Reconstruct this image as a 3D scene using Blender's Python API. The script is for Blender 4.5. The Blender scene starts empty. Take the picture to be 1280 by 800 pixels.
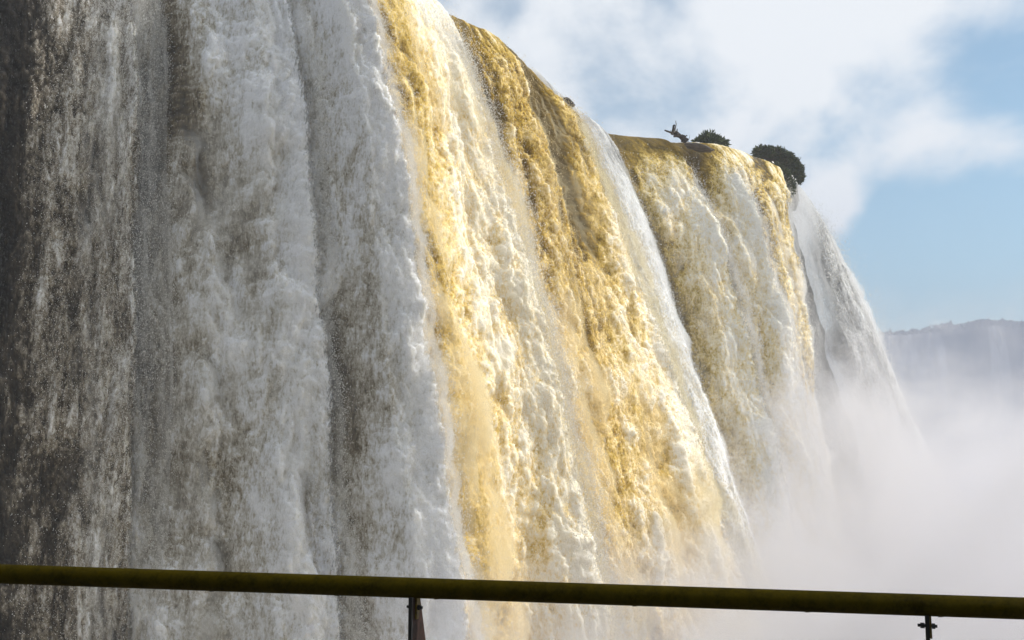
import bpy, math, random
import numpy as np
from mathutils import Vector
R_ = math.radians
rng = np.random.default_rng(7)
random.seed(7)
sc = bpy.context.scene
col = sc.collection

# ------------------------------------------------------------------ noise
def _hash(ix, iy, iz, seed):
    h = (ix.astype(np.uint32) * np.uint32(374761393) + iy.astype(np.uint32) * np.uint32(668265263)
         + iz.astype(np.uint32) * np.uint32(2147483647) + np.uint32(seed * 974711 + 13))
    h = (h ^ (h >> np.uint32(13))) * np.uint32(1274126177)
    h = (h ^ (h >> np.uint32(16))) * np.uint32(2246822519)
    return h ^ (h >> np.uint32(15))

_G = np.array([[1,1,0],[-1,1,0],[1,-1,0],[-1,-1,0],[1,0,1],[-1,0,1],[1,0,-1],[-1,0,-1],
               [0,1,1],[0,-1,1],[0,1,-1],[0,-1,-1],[1,1,0],[-1,1,0],[0,-1,1],[0,-1,-1]], dtype=np.float32)

def perlin(p, seed=0):
    """gradient noise, p (N,3) -> (N,) about -1..1"""
    p = p.astype(np.float32)
    i = np.floor(p).astype(np.int64)
    f = p - i
    u = f * f * f * (f * (f * 6 - 15) + 10)
    out = None
    def g(dx, dy, dz):
        h = _hash(i[:, 0] + dx, i[:, 1] + dy, i[:, 2] + dz, seed) & np.uint32(15)
        gr = _G[h]
        return gr[:, 0] * (f[:, 0] - dx) + gr[:, 1] * (f[:, 1] - dy) + gr[:, 2] * (f[:, 2] - dz)
    def lerp(a, b, t): return a + (b - a) * t
    x00 = lerp(g(0,0,0), g(1,0,0), u[:, 0]); x10 = lerp(g(0,1,0), g(1,1,0), u[:, 0])
    x01 = lerp(g(0,0,1), g(1,0,1), u[:, 0]); x11 = lerp(g(0,1,1), g(1,1,1), u[:, 0])
    return lerp(lerp(x00, x10, u[:, 1]), lerp(x01, x11, u[:, 1]), u[:, 2])

def fbm(p, octv=4, seed=0, gain=.5):
    a, s, t = 1., np.zeros(len(p), np.float32), 0.
    for k in range(octv):
        s += a * perlin(p * (2.03 ** k) + 17.3 * k, seed + k); t += a; a *= gain
    return s / t * 1.6

def sstep(a, b, x):
    t = np.clip((x - a) / (b - a), 0, 1)
    return t * t * (3 - 2 * t)

# ------------------------------------------------------------------ mesh helpers
def np_mesh(name, verts, faces, mat, parent=None, smooth=True, attrs=None):
    verts = np.asarray(verts, np.float32); faces = np.asarray(faces, np.int32)
    me = bpy.data.meshes.new(name)
    n, k = faces.shape
    me.vertices.add(len(verts)); me.vertices.foreach_set('co', verts.ravel())
    me.loops.add(n * k); me.loops.foreach_set('vertex_index', faces.ravel())
    me.polygons.add(n)
    me.polygons.foreach_set('loop_start', np.arange(0, n * k, k, dtype=np.int32))
    me.polygons.foreach_set('use_smooth', np.full(n, smooth, bool))
    me.update(calc_edges=True)
    for a, v in (attrs or {}).items():
        at = me.attributes.new(a, 'FLOAT', 'POINT'); at.data.foreach_set('value', np.asarray(v, np.float32))
    me.materials.append(mat)
    o = bpy.data.objects.new(name, me); col.objects.link(o)
    if parent: o.parent = parent
    return o

class MB:
    def __init__(self): self.v = []; self.f = []
    def add(self, vs, fs):
        b = len(self.v); self.v += [tuple(v) for v in vs]; self.f += [tuple(b + i for i in f) for f in fs]
    def box(self, c, size, rz=0.):
        cx, cy, cz = c; sx, sy, sz = (s / 2 for s in size); cr, sr = math.cos(rz), math.sin(rz)
        vs = []
        for z in (-sz, sz):
            for x, y in ((-sx, -sy), (sx, -sy), (sx, sy), (-sx, sy)):
                vs.append((cx + x * cr - y * sr, cy + x * sr + y * cr, cz + z))
        self.add(vs, [(0,3,2,1),(4,5,6,7),(0,1,5,4),(1,2,6,5),(2,3,7,6),(3,0,4,7)])
    def tube(self, pts, rad, seg=16, cap=True):
        pts = [Vector(p) for p in pts]
        if not isinstance(rad, (list, tuple)): rad = [rad] * len(pts)
        b = len(self.v); n = len(pts)
        for i, p in enumerate(pts):
            d = (pts[min(i + 1, n - 1)] - pts[max(i - 1, 0)]).normalized()
            a = d.cross(Vector((0, 0, 1)))
            if a.length < 1e-3: a = Vector((1, 0, 0))
            a.normalize(); c = a.cross(d)
            for k in range(seg):
                t = 2 * math.pi * k / seg
                self.v.append(tuple(p + (a * math.cos(t) + c * math.sin(t)) * rad[i]))
        for i in range(n - 1):
            for k in range(seg):
                k2 = (k + 1) % seg
                self.f.append((b + i * seg + k, b + i * seg + k2, b + (i + 1) * seg + k2, b + (i + 1) * seg + k))
        if cap:
            self.f.append(tuple(b + k for k in range(seg))); self.f.append(tuple(b + (n - 1) * seg + k for k in reversed(range(seg))))
    def build(self, name, mat, parent=None, smooth=False):
        me = bpy.data.meshes.new(name); me.from_pydata(self.v, [], self.f); me.update()
        if smooth: me.polygons.foreach_set('use_smooth', [True] * len(me.polygons))
        me.materials.append(mat)
        o = bpy.data.objects.new(name, me); col.objects.link(o)
        if parent: o.parent = parent
        return o

def tag(o, label=None, cat=None, group=None, kind=None):
    if label: o['label'] = label
    if cat: o['category'] = cat
    if group: o['group'] = group
    if kind: o['kind'] = kind
    return o
def empty(name, loc):
    o = bpy.data.objects.new(name, None); o.location = loc; col.objects.link(o)
    return o

# ------------------------------------------------------------------ materials
def new_mat(name):
    m = bpy.data.materials.new(name); m.use_nodes = True
    nt = m.node_tree; b = nt.nodes['Principled BSDF']
    return m, nt, b
def N(nt, typ, **kw):
    n = nt.nodes.new(typ)
    for k, v in kw.items():
        if k.startswith('i_'): n.inputs[k[2:].replace('_', ' ')].default_value = v
        else: setattr(n, k, v)
    return n
def ramp(nt, fac, stops, interp='LINEAR'):
    r = nt.nodes.new('ShaderNodeValToRGB'); r.color_ramp.interpolation = interp
    e = r.color_ramp.elements
    while len(e) < len(stops): e.new(.5)
    for q, (p, c) in zip(e, stops): q.position = p; q.color = (*c, 1) if len(c) == 3 else c
    nt.links.new(fac, r.inputs[0])
    return r.outputs[0]
def math_(nt, op, a, b=None, c=None, clamp=False):
    n = nt.nodes.new('ShaderNodeMath'); n.operation = op; n.use_clamp = clamp
    for i, x in enumerate((a, b, c)):
        if x is None: continue
        if isinstance(x, (int, float)): n.inputs[i].default_value = x
        else: nt.links.new(x, n.inputs[i])
    return n.outputs[0]
def noise(nt, vec, scale, detail=4, rough=.5, dist=0.):
    n = N(nt, 'ShaderNodeTexNoise'); n.inputs['Scale'].default_value = scale; n.inputs['Detail'].default_value = detail
    n.inputs['Roughness'].default_value = rough; n.inputs['Distortion'].default_value = dist
    nt.links.new(vec, n.inputs['Vector']); return n.outputs['Fac']
def mapping(nt, vec, scale):
    n = N(nt, 'ShaderNodeMapping'); n.inputs['Scale'].default_value = scale; nt.links.new(vec, n.inputs['Vector']); return n.outputs[0]

def water_mat(name, stops):
    m, nt, b = new_mat(name)
    tc = N(nt, 'ShaderNodeTexCoord').outputs['Object']
    foam = N(nt, 'ShaderNodeAttribute', attribute_name='foam').outputs['Fac']
    cov = N(nt, 'ShaderNodeAttribute', attribute_name='cover').outputs['Fac']
    st = mapping(nt, tc, (1, 1, .5))
    fine = noise(nt, st, 5.5, 5, .72)
    mid = noise(nt, mapping(nt, tc, (1, 1, .4)), 1.2, 4, .6)
    lively = N(nt, 'ShaderNodeMapRange'); nt.links.new(foam, lively.inputs['Value'])
    lively.inputs['From Min'].default_value = .04; lively.inputs['From Max'].default_value = .3
    lively.inputs['To Min'].default_value = .15; lively.inputs['To Max'].default_value = 1.
    def lace(sc_):      # thin bright threads of foam
        q = math_(nt, 'ABSOLUTE', math_(nt, 'SUBTRACT', noise(nt, mapping(nt, tc, (1, 1, .7)), sc_, 3, .6, .6), .5))
        return math_(nt, 'SUBTRACT', .5, math_(nt, 'MULTIPLY', q, 5.), clamp=False)
    lc = math_(nt, 'ADD', math_(nt, 'MULTIPLY', lace(2.6), .20), math_(nt, 'MULTIPLY', lace(6.5), .22))
    v = math_(nt, 'ADD', lc, math_(nt, 'MULTIPLY', math_(nt, 'SUBTRACT', fine, .5), 1.1)); v = math_(nt, 'ADD', v, math_(nt, 'MULTIPLY', math_(nt, 'SUBTRACT', mid, .5), .95))
    k = math_(nt, 'ADD', foam, math_(nt, 'MULTIPLY', v, lively.outputs[0]), clamp=True)
    nt.links.new(ramp(nt, k, stops), b.inputs['Base Color'])
    b.inputs['Roughness'].default_value = .75
    b.inputs['Specular IOR Level'].default_value = .04
    b.subsurface_method = 'BURLEY'; b.inputs['Subsurface Weight'].default_value = 1.
    b.inputs['Subsurface Radius'].default_value = (1., .88, .62); b.inputs['Subsurface Scale'].default_value = .3
    bp = N(nt, 'ShaderNodeBump'); bp.inputs['Strength'].default_value = .8; bp.inputs['Distance'].default_value = .12
    nt.links.new(fine, bp.inputs['Height']); nt.links.new(bp.outputs[0], b.inputs['Normal'])
    # torn, spray-like edges where the sheet thins out
    gr = noise(nt, st, 7.0, 4, .8)
    a = math_(nt, 'SUBTRACT', math_(nt, 'MULTIPLY', cov, 1.5), .25)
    a = math_(nt, 'ADD', a, math_(nt, 'MULTIPLY', math_(nt, 'SUBTRACT', gr, .5), 2.2))
    a = math_(nt, 'MULTIPLY', math_(nt, 'SUBTRACT', a, .3), 2.2, clamp=True)
    nt.links.new(a, b.inputs['Alpha'])
    return m
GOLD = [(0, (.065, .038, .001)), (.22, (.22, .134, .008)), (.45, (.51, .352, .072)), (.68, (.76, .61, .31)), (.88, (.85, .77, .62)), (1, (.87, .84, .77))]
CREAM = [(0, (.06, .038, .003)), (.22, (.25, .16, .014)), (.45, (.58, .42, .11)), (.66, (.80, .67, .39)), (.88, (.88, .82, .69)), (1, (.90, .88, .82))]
GREY = [(0, (.05, .043, .036)), (.25, (.20, .165, .115)), (.5, (.48, .445, .385)), (.75, (.75, .75, .77)), (1, (.90, .90, .935))]  # pale lilac end carries the painted light side of the plumes
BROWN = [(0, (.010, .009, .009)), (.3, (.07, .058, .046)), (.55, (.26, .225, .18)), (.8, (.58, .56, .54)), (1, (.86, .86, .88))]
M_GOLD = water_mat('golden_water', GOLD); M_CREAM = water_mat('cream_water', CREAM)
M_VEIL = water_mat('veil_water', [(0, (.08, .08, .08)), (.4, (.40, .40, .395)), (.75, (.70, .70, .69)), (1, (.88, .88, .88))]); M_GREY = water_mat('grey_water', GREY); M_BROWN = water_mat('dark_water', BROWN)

def plain(name, c, rough=.6, spec=.3, var=None, scale=3., bump=0.):
    m, nt, b = new_mat(name)
    tc = N(nt, 'ShaderNodeTexCoord').outputs['Object']
    n = noise(nt, tc, scale, 6, .65)
    c2 = var or tuple(x * .6 for x in c)
    nt.links.new(ramp(nt, n, [(.3, c2), (.7, c)]), b.inputs['Base Color'])
    b.inputs['Roughness'].default_value = rough; b.inputs['Specular IOR Level'].default_value = spec
    if bump:
        bp = N(nt, 'ShaderNodeBump'); bp.inputs['Strength'].default_value = 1; bp.inputs['Distance'].default_value = bump
        nt.links.new(n, bp.inputs['Height']); nt.links.new(bp.outputs[0], b.inputs['Normal'])
    return m
def spray_mat(name, c):
    m, nt, b = new_mat(name)
    g = N(nt, 'ShaderNodeNewGeometry').outputs['Random Per Island']
    nt.links.new(ramp(nt, g, [(0, tuple(x * .75 for x in c)), (1, c)]), b.inputs['Base Color'])
    b.inputs['Roughness'].default_value = .4
    return m
M_DROP = spray_mat('spray_white', (.88, .86, .82)); M_DROPG = spray_mat('spray_golden', (.82, .70, .46))
M_ROCK = plain('wet_basalt', (.045, .042, .038), .45, .5, (.018, .017, .016), .9, .3)

# ------------------------------------------------------------------ the falls: guide lines the water follows
# lip x, y, z, azimuth the water is thrown to, throw at 40 m drop, exponent
ZL = 26.6
GUIDES = np.array([
    (-46.0, 40.0, ZL, 152, 3.0, .55),   # 0
    (-25.0, 47.0, ZL, 150, 5.5, .55),   # 1 left edge of the photograph
    (-18.9, 47.3, ZL, 140, 5.0, .55),   # 2
    (-12.2, 46.5, ZL, 140, 10., .60),   # 3
    (-9.8, 44.6, ZL, 129, 11.5, .50),    # 4 edge between shade and sun
    (-6.6, 50.3, ZL, 125, 10.0, .58),    # 5
    (-5.0, 53.4, ZL, 125, 13.2, .75),   # 6
    (-0.5, 58.8, ZL, 125, 13.0, .78),   # 7
    (3.0, 68.4, ZL, 125, 17.0, .78),    # 8
    (6.8, 76.9, ZL, 125, 11.6, .66),    # 9
    (10.5, 79.4, ZL, 132, 12.0, .60),   # 10
    (14.7, 80.7, ZL, 132, 11.1, .60),   # 11
    (18.1, 82.3, ZL, 130, 9.2, .60),    # 12
    (25.7, 90.4, ZL, 130, 3.4, .60),    # 13
    (28.8, 96.5, ZL, 110, 13.5, .80),   # 14
    (30.2, 102., ZL, 100, 14.0, .82),   # 15
    (30.5, 114., ZL, 95, 11.0, .85),    # 16
])
LIPCUM = np.concatenate([[0], np.cumsum(np.hypot(np.diff(GUIDES[:, 0]), np.diff(GUIDES[:, 1])))])
def guide(u):
    """smooth (Catmull-Rom, tension) interpolation of the guide table"""
    n = len(GUIDES); u = np.clip(u, 0, n - 1.0001); i = np.floor(u).astype(int); t = (u - i)[:, None]
    g = lambda k: GUIDES[np.clip(k, 0, n - 1)]
    p0, p1, p2, p3 = g(i - 1), g(i), g(i + 1), g(i + 2)
    m1, m2 = (p2 - p0) * .35, (p3 - p1) * .35
    return (2*t**3 - 3*t**2 + 1) * p1 + (t**3 - 2*t**2 + t) * m1 + (-2*t**3 + 3*t**2) * p2 + (t**3 - t**2) * m2
DMAX = 40.0
_d = np.linspace(0, 1, 4000) ** 2 * DMAX
_arc = np.concatenate([[0], np.cumsum(np.hypot(np.diff(_d), np.diff(10 * (_d / 40) ** .6)))])
def drops(step):
    return np.interp(np.arange(0, _arc[-1], step), _arc, _d)

def fall_sheet(uL, uR, name, parent, mat, seed, amp=1.0, lobe=1.0, tuckL=.25, tuckR=.06, foam_fn=None, cover_fn=None,
               lip_smooth=6., res=.07, dmax=DMAX, ztop=0., back=0., puff=1.0, subs=()):
    """one curtain: a thrown sheet between two guide lines, swollen across and broken into foam billows"""
    width = np.interp(uR, np.arange(len(LIPCUM)), LIPCUM) - np.interp(uL, np.arange(len(LIPCUM)), LIPCUM)
    nc = int(max(40, width * 1.25 / res))
    t = np.linspace(-tuckL, 1 + tuckR, nc)
    us = uL + (uR - uL) * t
    g = guide(us)
    dd = drops(res); dd = dd[dd <= dmax]
    up = -np.arange(6., 0, -.2)
    rows = np.concatenate([up, dd]); nr = len(rows)
    d = np.maximum(rows, 0)[:, None]; upv = np.minimum(rows, 0)[:, None]
    az = np.radians(g[:, 3])[None]; nx, ny = np.sin(az), np.cos(az)
    r = g[:, 4][None] * (d / 40) ** g[:, 5][None] + upv - back
    X = g[:, 0][None] + nx * r; Y = g[:, 1][None] + ny * r
    Z = g[:, 2][None] - d - .10 * upv * 0 + .35 * (1 - np.exp(upv / 2.)) + ztop
    T = np.broadcast_to(t[None], X.shape); D = np.broadcast_to(rows[:, None], X.shape)
    S = (T * width)
    grow = sstep(-1., lip_smooth * 1.4, D)
    # lobe profile across: slow rise, full crest, quick drop at the far edge
    prof = np.where(T < .88, np.clip((T + tuckL) / (.88 + tuckL), 0, 1) ** 1.15, np.sqrt(np.clip(1 - ((T - .88) / (.12 + tuckR)) ** 2, 0, 1)))
    base = (prof - .55) * 1.7 * lobe * (.25 + .75 * grow)
    for (tc, tw, ta) in subs:      # ridges that run down the curtain
        base = base + ta * np.exp(-((T - tc) / tw) ** 2) * (.2 + .8 * grow)
    nrm = np.stack([np.broadcast_to(nx, X.shape), np.broadcast_to(ny, X.shape), np.full(X.shape, .12)], -1).reshape(-1, 3)
    P = np.stack([X, Y, Z], -1).reshape(-1, 3)
    gr = grow.ravel(); Df = D.ravel()
    # flow space: along the lip, out, down; billows drawn out along the fall
    Q = np.stack([S.ravel(), np.zeros(S.size), Df], -1)
    warp = np.stack([fbm(Q * [.30, 1, .14] + [0, seed * 3.1, 0], 3, seed + 3), fbm(Q * [.30, 1, .14] + [0, seed * 3.1 + 9, 0], 3, seed + 5)], -1)
    Qw = Q.copy(); Qw[:, 0] += warp[:, 0] * .55; Qw[:, 2] += warp[:, 1] * 1.6
    streak = fbm(Qw * [.42, 1, .06] + [0, seed * 1.7, 0], 3, seed + 11)
    big = fbm(Qw * [.30, 1, .10] + [0, seed * 2.3, 0], 3, seed + 21)
    b = np.zeros(len(Q), np.float32); crest = np.zeros(len(Q), np.float32)
    a, s = .40, .5
    for k in range(6):
        stretch = .30 + .07 * k
        nn = np.abs(perlin(Qw * [s, 1, s * stretch] + [3.7 * k, seed * 5.1 + k, 1.3 * k], seed + 31 + k))
        nn = np.minimum(nn * 1.9, 1.2)
        b += a * (nn - .4); crest += (nn - .4) * (.5, .6, .6, .5, .4, .3)[k]
        Qw = Qw + (nn[:, None] - .4) * np.array([.10, 0, .16]) / s * .5
        a *= .66; s *= 2.05
    disp = base.ravel() + amp * (gr * (.55 * streak + .7 * big) + puff * (.14 + .86 * gr) * b)
    P = P + nrm * disp[:, None]
    P[:, 2] += (puff * (gr * .25) * (b - .1))
    tt = T.ravel()
    foam = foam_fn(tt, Df, prof.ravel(), streak, big, crest, Q)
    cov = np.minimum(sstep(-tuckL - .001, -tuckL + .12, tt), 1) if cover_fn is None else cover_fn(tt, Df, prof.ravel(), streak, big, crest, Q)
    I = np.arange(nr * nc).reshape(nr, nc)
    F = np.stack([I[:-1, :-1], I[1:, :-1], I[1:, 1:], I[:-1, 1:]], -1).reshape(-1, 4)
    o = np_mesh(name, P, F, mat, parent, True, {'foam': foam, 'cover': cov})
    return o, P, nrm, dict(Q=Q, gr=gr, seed=seed, t=tt, d=Df, prof=prof.ravel(), crest=crest, foam=foam, cov=cov, nr=nr, nc=nc)

_tet = np.array([(1, 0, -.7), (-1, 0, -.7), (0, 1, .7), (0, -1, .7)], np.float32)
_tf = np.array([(0, 1, 2), (0, 3, 1), (0, 2, 3), (1, 3, 2)], np.int32)
def spray(name, parent, P, nrm, wgt, count, mat, seed, spread=.5, size=(.012, .035), stretch=1.8):
    """thrown drops and foam flecks in the air just off the sheet"""
    r = np.random.default_rng(seed)
    c = np.cumsum(wgt.astype(np.float64)); c /= c[-1]
    idx = np.searchsorted(c, r.random(count))
    off = r.exponential(spread * .6, count)[:, None]
    dirv = nrm[idx] + r.normal(0, .45, (count, 3))
    p = P[idx] + dirv * off + r.normal(0, .08, (count, 3))
    sz = r.uniform(size[0], size[1], count) * r.choice([.4, .45, .6, .85], count)
    v = _tet[None] * sz[:, None, None] * np.array([1, 1, stretch])[None, None]
    ang = r.uniform(0, 6.28, count); ca, sa = np.cos(ang)[:, None], np.sin(ang)[:, None]
    v = np.stack([v[..., 0] * ca - v[..., 1] * sa, v[..., 0] * sa + v[..., 1] * ca, v[..., 2]], -1) + p[:, None]
    f = (_tf[None] + (np.arange(count) * 4)[:, None, None]).reshape(-1, 3)
    o = np_mesh(name, v.reshape(-1, 3), f, mat, parent, False)
    o['kind'] = 'stuff'
    return o

def cloud_mat(name, c, dens):
    m = bpy.data.materials.new(name); m.use_nodes = True
    nt = m.node_tree; nt.nodes.clear()
    o = N(nt, 'ShaderNodeOutputMaterial'); v = N(nt, 'ShaderNodeVolumePrincipled')
    v.inputs['Color'].default_value = (*c, 1); v.inputs['Density'].default_value = dens
    nt.links.new(v.outputs[0], o.inputs['Volume']); return m
M_CLOUD = cloud_mat('spray_cloud', (.96, .96, .955), 1.0)
M_CLOUDG = cloud_mat('golden_spray_cloud', (.95, .87, .64), .9)  # tinted by the water, and by bounced golden light put into the colour
def cloud(root, P, nrm, at, hmax, mat, t0, step=2):
    """the closed cloud of fine spray that hugs a curtain; thin between the billows, thicker over them"""
    nr, nc = at['nr'], at['nc']
    pick = np.arange(nr * nc).reshape(nr, nc)[16::step, ::step]; sh = pick.shape; pick = pick.ravel()
    Q = at['Q'][pick]; p = P[pick]; n = nrm[pick]; g = sstep(1.5, 12, Q[:, 2])
    q = Q * [.55, 1, .30]
    h = .55 * np.abs(perlin(q + [0, at['seed'] * 7.7, 0], 401)) + .32 * np.abs(perlin(q * 2.1 + [0, 3.3, 0], 402)) + .18 * np.abs(perlin(q * 4.3, 403)) + .10 * np.abs(perlin(q * 8.9, 404))
    lump = sstep(-.25, .35, fbm(Q * [.2, 1, .07] + [0, at['seed'] * 9.1, 5], 3, 405))
    t = at['t'][pick]; ends = sstep(t0, t0 + .2, t) * (1 - sstep(.76, .92, t))
    h = (.03 + hmax * g * h * 2.0 * (.15 + .85 * lump)) * ends + .004
    outer = p + n * h[:, None]; inner = p - n * .35
    I = np.arange(len(p)).reshape(sh); M = len(p)
    F = [np.stack([I[:-1, :-1], I[1:, :-1], I[1:, 1:], I[:-1, 1:]], -1).reshape(-1, 4)]
    J = I + M
    F.append(np.stack([J[:-1, :-1], J[:-1, 1:], J[1:, 1:], J[1:, :-1]], -1).reshape(-1, 4))
    ring = np.concatenate([I[0, :], I[1:, -1], I[-1, -2::-1], I[-2:0:-1, 0]]); r2 = np.roll(ring, -1)
    F.append(np.stack([ring, r2, r2 + M, ring + M], -1))
    o = np_mesh('spray_cloud', np.concatenate([outer, inner]), np.concatenate(F), mat, root, True)
    o['kind'] = 'stuff'; o.matrix_parent_inverse = root.matrix_world.inverted()

FALLS = []
def curtain(label, uL, uR, mat, seed, foam_fn, drops_n, dmat=None, wfn=None, spread=.5, size=(.012, .035), haze_h=1.0, cloud_from=-.2, cmat=None, **kw):
    i = (uL + uR) / 2
    g = guide(np.array([i]))[0]
    root = empty('waterfall', (g[0], g[1], ZL - DMAX))
    tag(root, label, 'waterfall', 'curtains of the great waterfall')
    bpy.context.view_layer.update()
    o, P, nrm, at = fall_sheet(uL, uR, 'water_sheet', root, mat, seed, foam_fn=foam_fn, **kw)
    o.matrix_parent_inverse = root.matrix_world.inverted()
    w = sstep(.5, 4, at['d']) * sstep(.12, .4, at['foam']) * (at['t'] > -.1)
    if wfn is not None: w = w * wfn(at)
    if drops_n:
        s = spray('spray', root, P, nrm, w, int(drops_n * 2.0), dmat or M_DROP, seed, spread, size)
        s.matrix_parent_inverse = root.matrix_world.inverted()
    if haze_h: cloud(root, P, nrm, at, haze_h, cmat or M_CLOUD, cloud_from)
    FALLS.append(root)
    return root, P, at

# foam laws; the grey and end-veil ones also paint shade (t across, d drop, p lobe profile, st streaks, bg large clumps, cr billow crests)
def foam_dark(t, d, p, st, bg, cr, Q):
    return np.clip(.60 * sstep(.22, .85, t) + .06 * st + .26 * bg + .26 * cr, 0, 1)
def foam_shade_grey(t, d, p, st, bg, cr, Q):  # foam plus painted plume shading: dark valley at left, pale right side
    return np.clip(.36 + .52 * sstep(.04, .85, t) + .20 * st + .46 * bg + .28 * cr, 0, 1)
def foam_shade_grey2(t, d, p, st, bg, cr, Q):  # light and dark of the plumes painted in on top of the foam
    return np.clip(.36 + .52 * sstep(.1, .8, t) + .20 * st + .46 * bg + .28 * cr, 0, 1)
def foam_streak(t, d, p, st, bg, cr, Q):
    # golden-brown tongue along the left, broad white crest to its right
    x = t + .06 * st
    wob = .20 + .05 * np.sin(d * .25)
    white = sstep(wob - .1, wob + .3, x)
    return np.clip(.13 + .68 * white * (1 - .30 * sstep(9, 26, d) * (1 - sstep(.6, .9, x))) + .14 * bg + .26 * cr + .10 * sstep(3, 30, d), 0, 1)
def foam_gold(t, d, p, st, bg, cr, Q):
    f = .08 + .54 * sstep(2, 22, d) + .24 * st + .52 * bg + .34 * cr + .40 * sstep(.66, .9, t) * sstep(5, 16, d)
    return np.clip(f, 0, 1)
def foam_far(t, d, p, st, bg, cr, Q):
    lip = sstep(.5, 5.5, d + 1.2 * bg + 1.0 * st)
    f = .06 + .14 * st + .12 * bg + lip * (.03 + .42 * sstep(.16, .46, t + .06 * st) + .30 * sstep(.46, .72, t) + .12 * st + .18 * bg) + .26 * cr * (.25 + .75 * lip) - .16 * sstep(14, 24, d) * (1 - sstep(.2, .6, t))
    return np.clip(f, 0, 1)
def foam_shade_veil(t, d, p, st, bg, cr, Q):  # shade on the end veil painted in as low foam, darker to its left
    return np.clip(.30 + .22 * st + .22 * bg + .2 * cr + .26 * sstep(.2, .9, t), 0, 1)
def foam_white(t, d, p, st, bg, cr, Q):
    return np.clip(.26 + .20 * sstep(2, 14, d) + .2 * st + .2 * bg + .2 * cr, 0, 1)
def foam_mottle(t, d, p, st, bg, cr, Q):
    return np.clip(.46 + .3 * st + .45 * bg + .5 * cr, 0, 1)

def cov_dark(t, d, p, st, bg, cr, Q):
    return np.clip(.60 + .55 * sstep(.2, .8, t) + .25 * bg + .12 * st, 0, 1) * (1 - sstep(.80, .92, t + .05 * bg))
def cov_edge(a, b):
    def f(t, d, p, st, bg, cr, Q):
        return np.clip(sstep(-.25, -.1, t) * (1 - sstep(a, b, t + .05 * st + .05 * bg + .02 * cr) * sstep(.5, 6, d)), 0, 1)
    return f
def cov_veil(t, d, p, st, bg, cr, Q):
    c = sstep(-.2, .3, t) * (1 - .85 * sstep(.86, 1.1, t + .10 * bg)) * (.35 + .65 * sstep(.5, 8, d))
    return np.clip(c * (.95 - .55 * (1 - sstep(.1, .6, t)) * (.5 - 1.6 * st)) + .2 * st + .15 * bg, 0, 1)

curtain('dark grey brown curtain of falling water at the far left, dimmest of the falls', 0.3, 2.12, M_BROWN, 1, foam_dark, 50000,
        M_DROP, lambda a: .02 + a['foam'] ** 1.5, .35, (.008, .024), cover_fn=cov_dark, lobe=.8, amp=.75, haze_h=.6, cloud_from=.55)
curtain('mid grey shaded curtain of falling water, second from the left edge', 2.0, 3.1, M_GREY, 2, foam_shade_grey, 45000,
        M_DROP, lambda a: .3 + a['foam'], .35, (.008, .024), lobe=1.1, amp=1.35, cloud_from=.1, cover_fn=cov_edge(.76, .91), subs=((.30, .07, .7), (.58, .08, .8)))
curtain('pale grey shaded curtain just left of the golden brown streak', 3.0, 4.12, M_GREY, 3, foam_shade_grey2, 45000,
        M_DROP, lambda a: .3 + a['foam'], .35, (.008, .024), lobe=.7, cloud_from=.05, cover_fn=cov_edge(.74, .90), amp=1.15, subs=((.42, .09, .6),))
curtain('sunlit curtain with a golden brown streak and a broad white crest beside it', 4.0, 6.15, M_GOLD, 4, foam_streak, 60000,
        M_DROP, lambda a: .15 + a['prof'] ** 3, .45, (.01, .03), lobe=1.0, cover_fn=cov_edge(.78, .92), cmat=M_CLOUDG, haze_h=1.0, tuckL=.14)
curtain('widest golden curtain, reaching from the top edge of the picture to the thin pale veil', 6.0, 7.95, M_GOLD, 5, foam_gold, 70000,
        M_DROPG, lambda a: .4 + a['crest'].clip(0, 1), .3, (.01, .034), lobe=.8, lip_smooth=3., cover_fn=cov_edge(.78, .92), cmat=M_CLOUDG, back=.7, haze_h=1.0)
curtain('thin pale grey veil of water slipping between the golden curtain and the brown lip', 7.9, 9.0, M_VEIL, 6, foam_white, 15000,
        M_DROP, None, .3, (.012, .035), lobe=.5, amp=.55, haze_h=.6, ztop=.15, back=.1, tuckL=.3, cover_fn=cov_edge(.55, 1.0))
curtain('cream stream under the smooth brown lip, with a dark golden groove on its left', 9.0, 10.45, M_CREAM, 7, foam_far, 22000,
        M_DROP, lambda a: .2 + a['foam'], .4, (.014, .04), lobe=2.0, haze_h=.7, amp=1.15, ztop=-.2, cover_fn=cov_edge(.78, .92))
curtain('golden cream stream falling below the driftwood', 10.35, 11.45, M_CREAM, 8, foam_far, 18000,
        M_DROP, lambda a: .2 + a['foam'], .4, (.014, .04), lobe=1.8, haze_h=.7, amp=1.15, lip_smooth=4., ztop=-.25, cover_fn=cov_edge(.78, .92))
curtain('mottled beige stream falling beside the large overhanging bush', 11.35, 12.75, M_CREAM, 9, foam_mottle, 26000,
        M_DROP, lambda a: .2 + a['foam'], .45, (.014, .042), lobe=.9, lip_smooth=3., cover_fn=cov_edge(.80, .95), haze_h=.6)
curtain('grey outermost veil at the right end of the falls, under the large bush', 13.5, 15.6, M_VEIL, 10, foam_shade_veil, 60000,
        M_DROP, lambda a: .3 + 2 * sstep(.6, 1, a['t']), .7, (.014, .045), lobe=1.0, cover_fn=cov_veil, amp=.6, puff=.8, haze_h=.9, cloud_from=.1)

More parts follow.
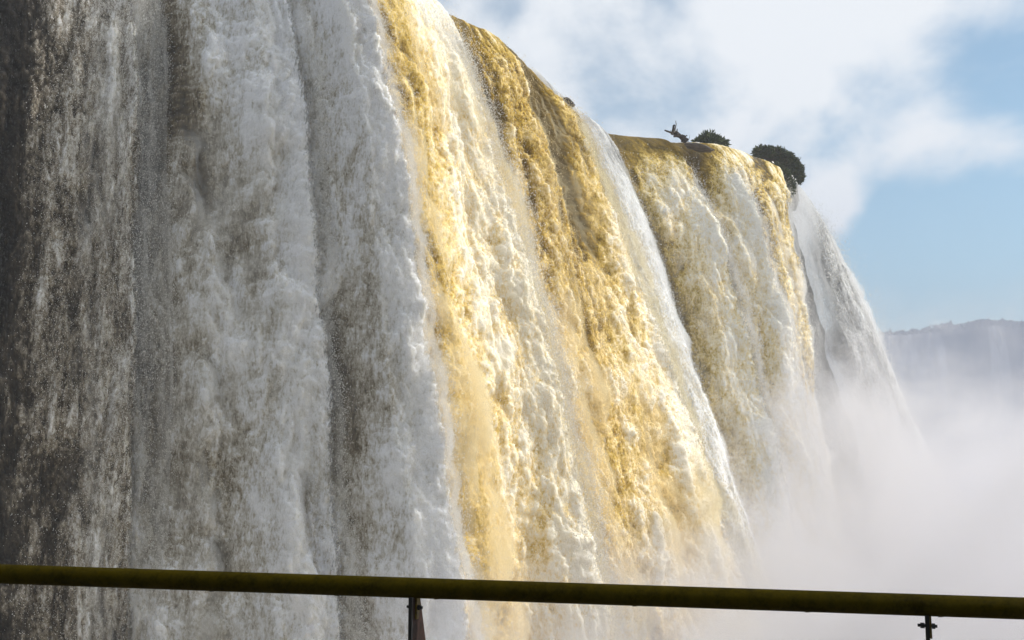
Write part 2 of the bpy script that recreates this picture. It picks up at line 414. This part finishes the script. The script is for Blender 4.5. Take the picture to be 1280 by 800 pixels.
# ------------------------------------------------------------------ rock wall and plateau behind the water
def wall_mesh():
    us = np.arange(0, 16, .05); g = guide(us); az = np.radians(g[:, 3]); n = np.stack([np.sin(az), np.cos(az)], -1)
    ds = np.arange(0, 46, .5)
    B = g[:, :2] - n * 1.6
    X = B[None, :, 0] + 0 * ds[:, None]; Y = B[None, :, 1] + 0 * ds[:, None]; Z = np.broadcast_to((ZL - .75 - ds)[:, None], X.shape)
    P = np.stack([X, Y, Z], -1).reshape(-1, 3)
    k = fbm(P * [.5, .5, .35], 5, 77); k2 = fbm(P * [.12, .12, .1], 3, 78)
    nn = np.broadcast_to(n[None], (len(ds), len(us), 2)).reshape(-1, 2)
    # the wall leans out below like the water does
    lean = np.broadcast_to((ds[:, None] / 40) ** .95 * g[:, 4][None] * .6, X.shape).ravel()
    P[:, :2] += nn * (lean + .5 * k + .8 * k2 * (P[:, 2] < ZL - 2))[:, None]
    I = np.arange(len(P)).reshape(X.shape)
    F = np.stack([I[:-1, :-1], I[1:, :-1], I[1:, 1:], I[:-1, 1:]], -1).reshape(-1, 4)
    o = np_mesh('cliff', P, F, M_ROCK); o['kind'] = 'structure'
    # plateau top behind the lip
    top = np.stack([B[:, 0], B[:, 1], np.full(len(B), ZL - .75)], -1)
    far = np.stack([B[:, 0] - 300, B[:, 1] + 260, np.full(len(B), ZL - .75)], -1)
    m = MB(); L = len(top)
    m.add(np.concatenate([top, far]).tolist(), [(i, i + 1, L + i + 1, L + i) for i in range(L - 1)])
    tag(m.build('plateau', M_ROCK), kind='structure')
wall_mesh()

# ------------------------------------------------------------------ far side of the gorge
M_WOOD = plain('far_forest', (.05, .07, .035), .9, .1, (.02, .035, .018), .06)
def far_cliff():
    xs = np.linspace(90, 520, 260); zs = np.linspace(-14, 1, 60)
    def cy(x): return 395 + .10 * (x - 150) + 14 * np.sin(x * .021)
    def topz(x): return 44.6 + 2.5 * sstep(155, 185, x) + .012 * (x - 200)
    tz = topz(xs)
    K = np.linspace(0, 1, 50)
    X = np.broadcast_to(xs[None], (50, 260)); Z = -14 + K[:, None] * (tz + 14)[None]
    Y = cy(X) + 6 * K[:, None]
    P = np.stack([X, Y, Z], -1).reshape(-1, 3)
    P[:, 1] += 7 * fbm(P * [.05, .05, .02], 4, 91) 
    I = np.arange(len(P)).reshape(50, 260)
    F = np.stack([I[:-1, :-1], I[:-1, 1:], I[1:, 1:], I[1:, :-1]], -1).reshape(-1, 4)
    m = plain('far_rock', (.10, .085, .07), .8, .2, (.05, .05, .04), .08, .5)
    o = np_mesh('far_cliff', P, F, m); o['kind'] = 'structure'
    # a far-off wood along its top
    r = np.random.default_rng(5); vs = []; fs = []; b = 0
    for k in range(1300):
        x = r.uniform(95, 515); y = cy(x) + r.uniform(2, 30); h = r.uniform(.8, 2.0) * (1 + .4 * (x > 170)); z0 = topz(x)
        for q in range(26):
            u = r.normal(0, 1, 3); u /= np.linalg.norm(u)
            c = np.array([x, y, z0 + h * .55]) + u * [h * .55, h * .55, h * .5]
            s = r.uniform(.35, .8)
            a1 = r.normal(0, s, 3); a2 = r.normal(0, s, 3)
            vs += [c - a1, c + a2, c + a1, c - a2]; fs.append((b, b + 1, b + 2, b + 3)); b += 4
    o = np_mesh('forest', np.array(vs), np.array(fs), M_WOOD, None, False); o['kind'] = 'stuff'
    # distant falls
    mw, nt, bs = new_mat('far_water')
    tc = N(nt, 'ShaderNodeTexCoord').outputs['Object']
    nn = noise(nt, mapping(nt, tc, (.35, .35, .04)), 1., 5, .6)
    nt.links.new(ramp(nt, nn, [(.4, (.14, .13, .12)), (.68, (.42, .42, .42))]), bs.inputs['Base Color']); bs.inputs['Roughness'].default_value = .7
    def veil(x0, x1, label, seed):
        n = 40; X = np.linspace(x0, x1, n)[None].repeat(60, 0); d = np.linspace(0, 1, 60)[:, None]
        zz = topz(X[0])[None] - .3 - d * (topz(X[0])[None] + 10); Yv = cy(X) - 3.0 - 5 * np.sqrt(d)
        P = np.stack([X + 3.5 * np.sqrt(d) * (X - (x0 + x1) / 2) / (x1 - x0), Yv, zz + 0 * X], -1).reshape(-1, 3)
        P[:, 1] += 2.0 * fbm(P * [.25, .25, .03], 4, seed)
        I = np.arange(len(P)).reshape(60, n)
        F = np.stack([I[:-1, :-1], I[1:, :-1], I[1:, 1:], I[:-1, 1:]], -1).reshape(-1, 4)
        o = np_mesh('waterfall', P, F, mw)
        tag(o, label, 'waterfall', 'far falls across the gorge')
    veil(143, 168, 'broad hazy far waterfall beside the right edge of the near falls', 201)
    veil(186, 191, 'narrow hazy far waterfall on the distant cliff, left of the widest one', 202)
    veil(205, 222, 'faint hazy far waterfall at the right of the distant cliff', 203)
far_cliff()

# river in the gorge
mr, nt, bs = new_mat('river_water')
tc = N(nt, 'ShaderNodeTexCoord').outputs['Object']
nn = noise(nt, tc, .35, 6, .65)
nt.links.new(ramp(nt, nn, [(.35, (.30, .22, .10)), (.7, (.72, .68, .60))]), bs.inputs['Base Color']); bs.inputs['Roughness'].default_value = .35
bp = N(nt, 'ShaderNodeBump'); bp.inputs['Strength'].default_value = .8; bp.inputs['Distance'].default_value = .5
nt.links.new(nn, bp.inputs['Height']); nt.links.new(bp.outputs[0], bs.inputs['Normal'])
m = MB(); m.add([(-2500, -1500, -13.4), (2500, -1500, -13.4), (2500, 4000, -13.4), (-2500, 4000, -13.4)], [(0, 1, 2, 3)])
tag(m.build('river', mr), kind='structure')

# ------------------------------------------------------------------ things on the lip
M_LEAF = plain('bush_leaves', (.055, .085, .022), .6, .3, (.018, .035, .010), .8)
M_STEM = plain('bush_stems', (.05, .035, .022), .8, .2)
M_DRIFT = plain('driftwood_bark', (.05, .038, .03), .8, .2, (.015, .012, .010), 6.)
M_DRIFT2 = plain('bleached_wood', (.22, .20, .18), .8, .2, (.10, .09, .08), 6.)
def bush(label, lobes, n, leaf, seed, stems=8, up=.0):
    """lobes: (centre, radii). foliage = many small leaves through the lobes' outer volume"""
    r = np.random.default_rng(seed); c0 = np.array(lobes[0][0])
    base = np.min([np.array(c)[2] - q[2] * .7 for c, q in lobes])
    root = empty('bush', (c0[0], c0[1], base)); tag(root, label, 'bush'); bpy.context.view_layer.update()
    vol = np.array([q[0] * q[1] * q[2] for c, q in lobes]) ** (2 / 3.); vol /= vol.sum()
    vs = []
    for (c, q), w in zip(lobes, vol):
        k = int(n * w); u = r.normal(0, 1, (k, 3)); u /= np.linalg.norm(u, axis=1)[:, None]
        bump = 1 + .42 * perlin(u * 2.6 + seed, seed) + .30 * perlin(u * 6.5 + seed, seed + 1)
        p = np.array(c) + u * np.array(q) * (r.uniform(.55, 1.04, k) ** .7 * bump)[:, None]
        d = u * .7 + r.normal(0, .45, (k, 3)) + [0, 0, .1 + up]; d /= np.linalg.norm(d, axis=1)[:, None]
        e = np.cross(d, r.normal(0, 1, (k, 3))); e /= np.linalg.norm(e, axis=1)[:, None]
        L = (leaf * r.uniform(.6, 1.5, k))[:, None]
        vs.append(np.stack([p - e * L * .02, p + d * L * .5 + e * L * .22, p + d * L * 1.15, p + d * L * .5 - e * L * .22], 1))
    v = np.concatenate(vs); f = np.arange(len(v) * 4).reshape(-1, 4)
    o = np_mesh('foliage', v.reshape(-1, 3), f, M_LEAF, root, False); o.matrix_parent_inverse = root.matrix_world.inverted()
    m = MB()
    for k in range(stems):
        c, q = lobes[k % len(lobes)]; c = np.array(c); u = r.normal(0, .5, 3)
        a = np.array([c[0] + u[0] * .3, c[1] + u[1] * .3, c[2] - q[2] * .75]); b = c + u * np.array(q) + [0, 0, q[2] * .3]
        m.tube([np.array(lobes[0][0]) - [0, 0, lobes[0][1][2] * .9], a, (a + b) / 2 + r.normal(0, .08, 3), b], [.07, .06, .045, .02], 6)
    s = m.build('stems', M_STEM, root, True); s.matrix_parent_inverse = root.matrix_world.inverted()
    return root

CAMZ = 1.6; FPX = 1244.; PIT = R_(7)
def at(px, py, dist):
    """a point of the place at the given distance along the view axis (pixel measures taken from the photograph)"""
    d = Vector(((px - 640) / FPX, 0, 0)) + Vector((0, math.cos(PIT), math.sin(PIT))) + Vector((0, -math.sin(PIT), math.cos(PIT))) * ((400 - py) / FPX)
    return np.array(Vector((0, 0, CAMZ)) + d * dist)
D1 = 86.
m1 = D1 / FPX     # metres per photo pixel there
bush('small rounded dark green bush on the lip right of the driftwood',
     [(at(884, 180, D1), (13*m1, 1.2, 11*m1)), (at(898, 183, D1), (10*m1, 1.0, 7*m1)), (at(874, 182, D1), (8*m1, 1., 6*m1))], 5200, .26, 11)
D2 = 95.; m2 = D2 / FPX
bush('large dark green bush overhanging the right end of the lip',
     [(at(950, 190, D2), (7*m2, .9, 5*m2)), (at(960, 191, D2), (8*m2, 1.1, 5*m2)), (at(971, 193, D2), (8*m2, 1.2, 5.5*m2)), (at(981, 199, D2), (8*m2, 1.2, 6*m2)), (at(990, 207, D2), (6.5*m2, 1.1, 7*m2)), (at(996, 215, D2), (5.5*m2, 1., 8*m2)), (at(999, 222, D2), (3.5*m2, .8, 6*m2))], 12000, .24, 12, 12)
D3 = 93.; m3 = D3 / FPX
bush('tufted dark plant clump hanging under the large bush by the white trickle',
     [(at(978, 222, D3), (9*m3, .8, 9*m3)), (at(985, 234, D3), (7*m3, .8, 10*m3)), (at(970, 212, D3), (8*m3, .7, 7*m3))], 4500, .22, 13, 5)

# a thread of water that slips out between the big bush and the plants under it
tp = np.array([at(x, y, 93.2) for x, y in ((964, 203), (971, 208), (978, 212.5), (985, 217), (991, 222), (995, 227), (997, 233))])
tt_ = np.linspace(0, 6, 60); tc_ = np.stack([np.interp(tt_, range(7), tp[:, k]) for k in range(3)], -1)
V = []
for i, c_ in enumerate(tc_):
    for j in range(9):
        a_ = (j / 8 - .5); V.append(c_ + np.array([.10, -.12 * math.cos(a_ * 3), .36]) * np.array([a_, 1, a_]) * (.7 + .3 * math.sin(i * .7)))
V = np.array(V); V += .05 * np.stack([fbm(V * 3 + k * 9, 3, 500 + k) for k in range(3)], -1)
I = np.arange(540).reshape(60, 9)
o = np_mesh('waterfall', V, np.stack([I[:-1, :-1], I[1:, :-1], I[1:, 1:], I[:-1, 1:]], -1).reshape(-1, 4), M_DROP)
tag(o, 'thin white trickle slipping out beneath the large overhanging bush', 'waterfall')

def rock(label, c, rad, seed, rot=0.):
    n1, n2 = 40, 24
    th = np.linspace(0, 2 * np.pi, n1, endpoint=False); ph = np.linspace(.02, np.pi - .02, n2)
    u = np.stack([np.sin(ph)[:, None] * np.cos(th)[None], np.sin(ph)[:, None] * np.sin(th)[None], np.cos(ph)[:, None] + 0 * th[None]], -1).reshape(-1, 3)
    k = 1 + .28 * fbm(u * 1.6 + seed, 4, seed)
    p = u * np.array(rad) * k[:, None]
    cr, sr = math.cos(rot), math.sin(rot)
    p = np.stack([p[:, 0] * cr - p[:, 2] * sr, p[:, 1], p[:, 0] * sr + p[:, 2] * cr], -1)
    I = np.arange(n1 * n2).reshape(n2, n1); J = np.roll(I, -1, 1)
    F = np.stack([I[:-1], I[1:], J[1:], J[:-1]], -1).reshape(-1, 4)
    o = np_mesh('rock', p, F, M_RK); o.location = c
    tag(o, label, 'rock'); return o
M_RK = plain('lip_rock', (.16, .13, .11), .5, .4, (.05, .042, .036), 2.2, .1)
rock('long wet grey rock ledge under the driftwood and the small bush', at(874, 184.5, 80.7), (17*m1, .8, 3.0*m1), 21, -.22)
rock('small dark rock poking out at the top of the thin pale veil', at(711, 127.5, 70.6), (.5, .5, .16), 22, -.6)
rock('dark rock outcrop beneath the hanging plants at the right end', at(985, 245, 95.), (.9, .8, 1.7), 23)

# driftwood: snagged root mass
c = at(858, 172, 83.5); k = 83.5 / FPX
root = empty('driftwood', tuple(at(858, 179, 83.5))); tag(root, 'dark tangle of driftwood roots snagged on the brown lip', 'driftwood'); bpy.context.view_layer.update()
def dp(px, py, dz=0.): return at(px, py - .6, 80.6 + dz)
def dtube(mb, pts, r0, r1):
    n = len(pts); mb.tube(pts, [(r0 + (r1 - r0) * i / (n - 1)) * .8 for i in range(n)], 7)
mb = MB()
dtube(mb, [dp(856, 178), dp(850, 172, .2), dp(843, 168, .3), dp(838, 166), dp(831, 163.5, -.2)], .17, .08)
dtube(mb, [dp(858, 178), dp(851, 171), dp(846, 166.5, .2), dp(843, 165, .1)], .2, .13)
dtube(mb, [dp(848, 172), dp(847, 168), dp(846, 165, .3), dp(846.5, 162)], .12, .05)
dtube(mb, [dp(860, 176), dp(852, 172), dp(846, 170.5), dp(842, 171)], .18, .12)
dtube(mb, [dp(848, 171), dp(853, 169.5, .2), dp(856, 173)], .1, .09)
dtube(mb, [dp(840, 168), dp(838, 165.5), dp(838.5, 163.5)], .07, .03)
s = mb.build('roots', M_DRIFT, root, True); s.matrix_parent_inverse = root.matrix_world.inverted()
mb = MB()
dtube(mb, [dp(840, 169), dp(841.5, 163), dp(842, 158, .1), dp(843, 157)], .15, .10)
s = mb.build('stump', M_DRIFT, root, True); s.matrix_parent_inverse = root.matrix_world.inverted()
mb = MB()
dtube(mb, [dp(843, 166), dp(844.3, 160), dp(845.2, 156), dp(844.6, 151.5)], .085, .035)
s = mb.build('branch', M_DRIFT2, root, True); s.matrix_parent_inverse = root.matrix_world.inverted(); s['label'] = 'pale bleached upright branch'
mb = MB()
dtube(mb, [dp(853, 178), dp(854, 173), dp(854.5, 169.5)], .17, .15)
dtube(mb, [dp(849, 170, .1), dp(854, 172, .0), dp(859, 169.8, -.1)], .09, .06)
dtube(mb, [dp(857.5, 178.5), dp(857.6, 174), dp(856.5, 171)], .085, .07)
dtube(mb, [dp(860, 178), dp(861.8, 173), dp(862.5, 169)], .02, .012)
s = mb.build('branch', M_DRIFT, root, True); s.matrix_parent_inverse = root.matrix_world.inverted()

# unseen hillside added to hold sky light off the rail and left curtains
def shade_hillside():
    azs = np.radians(np.linspace(112, 292, 120)); rs = np.linspace(14, 150, 50)
    X = rs[:, None] * np.sin(azs)[None]; Y = rs[:, None] * np.cos(azs)[None]
    edge = sstep(0, .12, np.linspace(0, 1, 120)) 
    Z = (-13.6 + (50 * sstep(8, 85, rs) + .15 * rs)[:, None] * edge[None])
    P = np.stack([X, Y, Z], -1).reshape(-1, 3); P[:, 2] += 3.5 * fbm(P * [.09, .09, .0], 5, 301) * sstep(14, 30, np.repeat(rs, 120))
    I = np.arange(len(P)).reshape(50, 120)
    F = np.stack([I[:-1, :-1], I[:-1, 1:], I[1:, 1:], I[1:, :-1]], -1).reshape(-1, 4)
    o = np_mesh('shade_hillside', P, F, plain('shade_hill', (.03, .038, .016), .9, .1, (.012, .016, .008), .4, .6)); o['kind'] = 'structure'
shade_hillside()

# ------------------------------------------------------------------ walkway and railing
M_DECK = plain('deck_steel', (.16, .15, .14), .6, .4, (.09, .085, .08), 5.)
A = np.array((-1.888, 3.757, 1.118)); B = np.array((1.657, 3.31, 1.066))
axis = (B - A) / np.linalg.norm(B - A)
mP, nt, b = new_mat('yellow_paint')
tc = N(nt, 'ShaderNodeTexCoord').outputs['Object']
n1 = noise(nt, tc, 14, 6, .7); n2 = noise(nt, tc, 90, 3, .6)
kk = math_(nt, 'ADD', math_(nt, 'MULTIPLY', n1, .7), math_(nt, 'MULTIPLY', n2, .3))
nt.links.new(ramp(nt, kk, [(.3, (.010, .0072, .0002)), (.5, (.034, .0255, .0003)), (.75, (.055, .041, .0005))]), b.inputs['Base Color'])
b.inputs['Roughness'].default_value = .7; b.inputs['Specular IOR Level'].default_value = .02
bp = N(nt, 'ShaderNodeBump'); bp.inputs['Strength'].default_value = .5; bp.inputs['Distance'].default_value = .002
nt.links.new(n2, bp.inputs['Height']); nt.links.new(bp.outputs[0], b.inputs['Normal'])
M_RUST = plain('rusty_steel', (.05, .022, .016), .7, .2, (.012, .009, .008), 30., .001)
M_BOLT = plain('black_bolt', (.012, .011, .010), .5, .4, (.006, .006, .006), 40.)
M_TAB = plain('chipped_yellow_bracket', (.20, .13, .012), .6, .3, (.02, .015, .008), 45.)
rail = empty('railing', (0, 3.5, 0)); tag(rail, 'dark yellow tubular railing crossing the foreground in front of the falls', 'railing'); bpy.context.view_layer.update()
def rp(o, par=None):
    o.matrix_parent_inverse = (par or rail).matrix_world.inverted(); return o
mb = MB()
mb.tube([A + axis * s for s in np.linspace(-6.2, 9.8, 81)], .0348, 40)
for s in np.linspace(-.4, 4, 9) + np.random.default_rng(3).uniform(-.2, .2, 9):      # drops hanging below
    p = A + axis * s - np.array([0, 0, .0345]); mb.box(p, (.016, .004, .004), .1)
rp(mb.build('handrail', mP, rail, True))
def along(px):
    lo, hi = -1., 5.
    for _ in range(50):
        mid = (lo + hi) / 2; q = A + axis * mid
        dz = q[1] * math.cos(PIT) + (q[2] - CAMZ) * math.sin(PIT)
        if 640 + FPX * q[0] / dz < px: lo = mid
        else: hi = mid
    return lo
azp = R_(22.5); pd = np.array([math.sin(azp), math.cos(azp), 0]); ps = np.array([math.cos(azp), -math.sin(azp), 0])
def plate(mb, q, z0, z1, o0, o1a, o1b, th):
    """upright plate from o0 to o1 along pd (o1a at its top, o1b at its foot)"""
    vs = []
    for z, o1 in ((z0, o1b), (z1, o1a)):
        for o, s in ((o0, -th), (o1, -th), (o1, th), (o0, th)):
            w = q + pd * o + ps * s; vs.append((w[0], w[1], z))
    mb.add(vs, [(0,3,2,1),(4,5,6,7),(0,1,5,4),(1,2,6,5),(2,3,7,6),(3,0,4,7)])
sp = along(1158) - along(518)
for s in (along(518) - 3 * sp, along(518) - 2 * sp, along(518) - sp, along(518), along(1158), along(1158) + sp, along(1158) + 2 * sp, along(1158) + 3 * sp):
    q = A + axis * s; zt = q[2] - .030
    post = empty('post', (q[0], q[1], 0)); post.parent = rail; bpy.context.view_layer.update()
    rp(post)
    bpy.context.view_layer.update()
    mb = MB(); plate(mb, q, 0.02, zt, -.02, .032, .34, .0055)
    rp(mb.build('web', M_RUST, post), post)
    mb = MB(); plate(mb, q, 0.02, zt, -.030, -.0205, -.0205, .0065)
    rp(mb.build('flange', M_BOLT, post), post)
    mb = MB(); plate(mb, q + ps * .0095, zt - .075, zt + .004, -.005, .022, .012, .0035)
    rp(mb.build('bracket', M_TAB, post), post)
    mb = MB(); z = q[2] - .066; c0 = q + pd * .004
    P0 = lambda o: (c0 + ps * o)[:2].tolist() + [z]
    mb.tube([P0(-.030), P0(.030)], .0050, 10); mb.tube([P0(-.0215), P0(-.0085)], .0095, 6); mb.tube([P0(.0135), P0(.0235)], .0095, 6)
    rp(mb.build('bolt', M_BOLT, post), post)
mb = MB()
rz = math.atan2(axis[1], axis[0])
for i in range(28):                                    # deck boards
    o = -.12 - i * .15
    c_ = np.array([0, 3.53, 0]) + np.array([-axis[1], axis[0], 0]) * -abs(o)
    c_ = np.array([0., 3.60, 0.]) - np.array([-axis[1], axis[0], 0.]) * (i * .15)
    mb.box((c_[0], c_[1], -.02), (18, .14, .04), rz)
for x in (-4, 0, 4):
    for y in (3.0, 0.):
        mb.box((x, y, -7.), (.3, .3, 13.8))
tag(mb.build('walkway', M_DECK), kind='structure')

# ------------------------------------------------------------------ air: haze and mist
def vol_box(name, lo, hi, mat):
    m = MB(); c = [(a + b) / 2 for a, b in zip(lo, hi)]; m.box(c, [b - a for a, b in zip(lo, hi)])
    o = m.build(name, mat); o['kind'] = 'stuff'; return o
mh = bpy.data.materials.new('haze_air'); mh.use_nodes = True; nt = mh.node_tree; nt.nodes.clear()
out = N(nt, 'ShaderNodeOutputMaterial'); pv = N(nt, 'ShaderNodeVolumePrincipled')
pv.inputs['Color'].default_value = (.93, .95, 1, 1); pv.inputs['Density'].default_value = .0007
nt.links.new(pv.outputs[0], out.inputs['Volume'])
vol_box('haze', (-2600, -1600, -14.6), (2600, 4100, 62), mh)

mm = bpy.data.materials.new('mist_air'); mm.use_nodes = True; nt = mm.node_tree; nt.nodes.clear()
out = N(nt, 'ShaderNodeOutputMaterial'); pv = N(nt, 'ShaderNodeVolumePrincipled')

tc = N(nt, 'ShaderNodeTexCoord').outputs['Object']
sx = N(nt, 'ShaderNodeSeparateXYZ'); nt.links.new(tc, sx.inputs[0])
n1 = noise(nt, mapping(nt, tc, (1, 1, .85)), .07, 8, .6, .9)
def mrange(v, a, b, c, d_, smooth='SMOOTHSTEP'):
    q = N(nt, 'ShaderNodeMapRange'); q.interpolation_type = smooth; nt.links.new(v, q.inputs['Value'])
    for nm, x in zip(('From Min', 'From Max', 'To Min', 'To Max'), (a, b, c, d_)): q.inputs[nm].default_value = x
    return q.outputs[0]
# top of the mist bank: climbs along the falls, rises and falls with the noise, thins with height
top = math_(nt, 'SUBTRACT', mrange(sx.outputs[0], -3., 21., -9.5, 1.0), mrange(sx.outputs[1], 85., 150., 0., 15.))
hgt = math_(nt, 'SUBTRACT', math_(nt, 'ADD', sx.outputs[2], math_(nt, 'MULTIPLY', math_(nt, 'SUBTRACT', n1, .5), -62.)), top)
bank = mrange(hgt, 2.2, -3.5, 0., .24, 'SMOOTHERSTEP')
thin = math_(nt, 'MULTIPLY', mrange(sx.outputs[1], 100., 170., 0., .0034), mrange(math_(nt, 'ADD', sx.outputs[2], math_(nt, 'MULTIPLY', n1, -30.)), 60., 0., .1, 1.))
nt.links.new(math_(nt, 'ADD', bank, thin), pv.inputs['Density'])
cm = N(nt, 'ShaderNodeMix', data_type='RGBA'); nt.links.new(mrange(bank, 0., .02, 0., 1.), cm.inputs[0])
cm.inputs[6].default_value = (.30, .385, .57, 1); cm.inputs[7].default_value = (.90, .895, .925, 1)
nt.links.new(cm.outputs[2], pv.inputs['Color'])
nt.links.new(pv.outputs[0], out.inputs['Volume'])
o = vol_box('mist', (-6, 32, -13.3), (260, 385, 60), mm)
mm.cycles.volume_step_rate = 1.0

# ------------------------------------------------------------------ sky, sun, camera
SUN_AZ, SUN_EL = 90., 41.
w = bpy.data.worlds.new('World'); sc.world = w; w.use_nodes = True
nt = w.node_tree; nt.nodes.clear()
out = N(nt, 'ShaderNodeOutputWorld'); bg = N(nt, 'ShaderNodeBackground'); bg.inputs['Strength'].default_value = .14
sky = N(nt, 'ShaderNodeTexSky', sky_type='NISHITA'); sky.sun_disc = False
sky.sun_elevation = R_(SUN_EL); sky.sun_rotation = R_(SUN_AZ); sky.air_density = 1.0; sky.dust_density = .6; sky.ozone_density = .7
tc = N(nt, 'ShaderNodeTexCoord').outputs['Generated']
sx = N(nt, 'ShaderNodeSeparateXYZ'); nt.links.new(tc, sx.inputs[0])
zz = math_(nt, 'ADD', math_(nt, 'MAXIMUM', sx.outputs[2], 0.), .5)
cx = math_(nt, 'DIVIDE', sx.outputs[0], zz); cy = math_(nt, 'DIVIDE', sx.outputs[1], zz)
cv = N(nt, 'ShaderNodeCombineXYZ'); nt.links.new(cx, cv.inputs[0]); nt.links.new(cy, cv.inputs[1])
n1 = noise(nt, mapping(nt, cv.outputs[0], (1, .8, 1)), 4.2, 9, .56, .15)
n2 = noise(nt, mapping(nt, cv.outputs[0], (1.0, .6, 1)), .6, 3, .5)
dens = math_(nt, 'ADD', math_(nt, 'MULTIPLY', n1, .95), math_(nt, 'MULTIPLY', n2, .18))
def patch(px, py, rad, amt, soft=.5):
    d = Vector(at(px, py, 1.)) - Vector((0, 0, CAMZ)); d.normalize()
    vm = N(nt, 'ShaderNodeVectorMath', operation='DISTANCE'); nt.links.new(tc, vm.inputs[0]); vm.inputs[1].default_value = d
    m_ = N(nt, 'ShaderNodeMapRange'); m_.interpolation_type = 'SMOOTHSTEP'; nt.links.new(vm.outputs['Value'], m_.inputs['Value'])
    m_.inputs['From Min'].default_value = rad / FPX; m_.inputs['From Max'].default_value = rad * soft / FPX
    m_.inputs['To Min'].default_value = 0; m_.inputs['To Max'].default_value = amt
    global dens
    dens = math_(nt, 'ADD', dens, m_.outputs[0])
patch(760, 60, 420, .05, .2); patch(1000, 70, 190, .05, .2); patch(1200, 190, 120, .07, .2)
patch(1215, 95, 80, -.05, .2); patch(1085, 150, 90, -.12, .2); patch(1010, 195, 70, -.10, .2)
patch(1180, 365, 190, -.34, .5); patch(1040, 262, 60, .2, .1); patch(1170, 225, 130, .12, .2); patch(630, 0, 45, -.1, .2); patch(760, 100, 90, -.05, .2)
cl = N(nt, 'ShaderNodeMapRange'); cl.interpolation_type = 'SMOOTHSTEP'; nt.links.new(dens, cl.inputs['Value'])
cl.inputs['From Min'].default_value = .38; cl.inputs['From Max'].default_value = .66; cl.inputs['To Min'].default_value = .10
tint = N(nt, 'ShaderNodeMix', data_type='RGBA', blend_type='MULTIPLY'); tint.inputs[0].default_value = 1.; nt.links.new(sky.outputs[0], tint.inputs[6]); tint.inputs[7].default_value = (.80, 1.0, .98, 1)
mx = N(nt, 'ShaderNodeMix', data_type='RGBA'); nt.links.new(cl.outputs[0], mx.inputs[0]); nt.links.new(tint.outputs[2], mx.inputs[6])
mx.inputs[7].default_value = (6.1, 6.4, 6.8, 1)
nt.links.new(mx.outputs[2], bg.inputs['Color']); nt.links.new(bg.outputs[0], out.inputs['Surface'])

sl = bpy.data.lights.new('sun', 'SUN'); sl.energy = 3.5; sl.angle = R_(.6); sl.color = (1, .955, .88)
so = bpy.data.objects.new('sun', sl); col.objects.link(so)
sd = Vector((math.sin(R_(SUN_AZ)) * math.cos(R_(SUN_EL)), math.cos(R_(SUN_AZ)) * math.cos(R_(SUN_EL)), math.sin(R_(SUN_EL))))
so.rotation_euler = sd.to_track_quat('Z', 'Y').to_euler(); so.location = (60, 20, 90)

cam = bpy.data.cameras.new('camera'); cam.sensor_width = 36; cam.lens = FPX / 1280 * 36; cam.clip_end = 9000; cam.clip_start = .05
co = bpy.data.objects.new('camera', cam); col.objects.link(co); co.location = (0, 0, CAMZ); co.rotation_euler = (R_(90) + PIT, 0, 0)
sc.camera = co
vs = sc.view_settings; vs.view_transform = 'Standard'; vs.look = 'None'; vs.exposure = 0; vs.gamma = 1
cy_ = sc.cycles
cy_.max_bounces = 8; cy_.diffuse_bounces = 4; cy_.glossy_bounces = 2; cy_.transparent_max_bounces = 12; cy_.volume_bounces = 6
cy_.use_denoising = True
cy_.volume_max_steps = 256
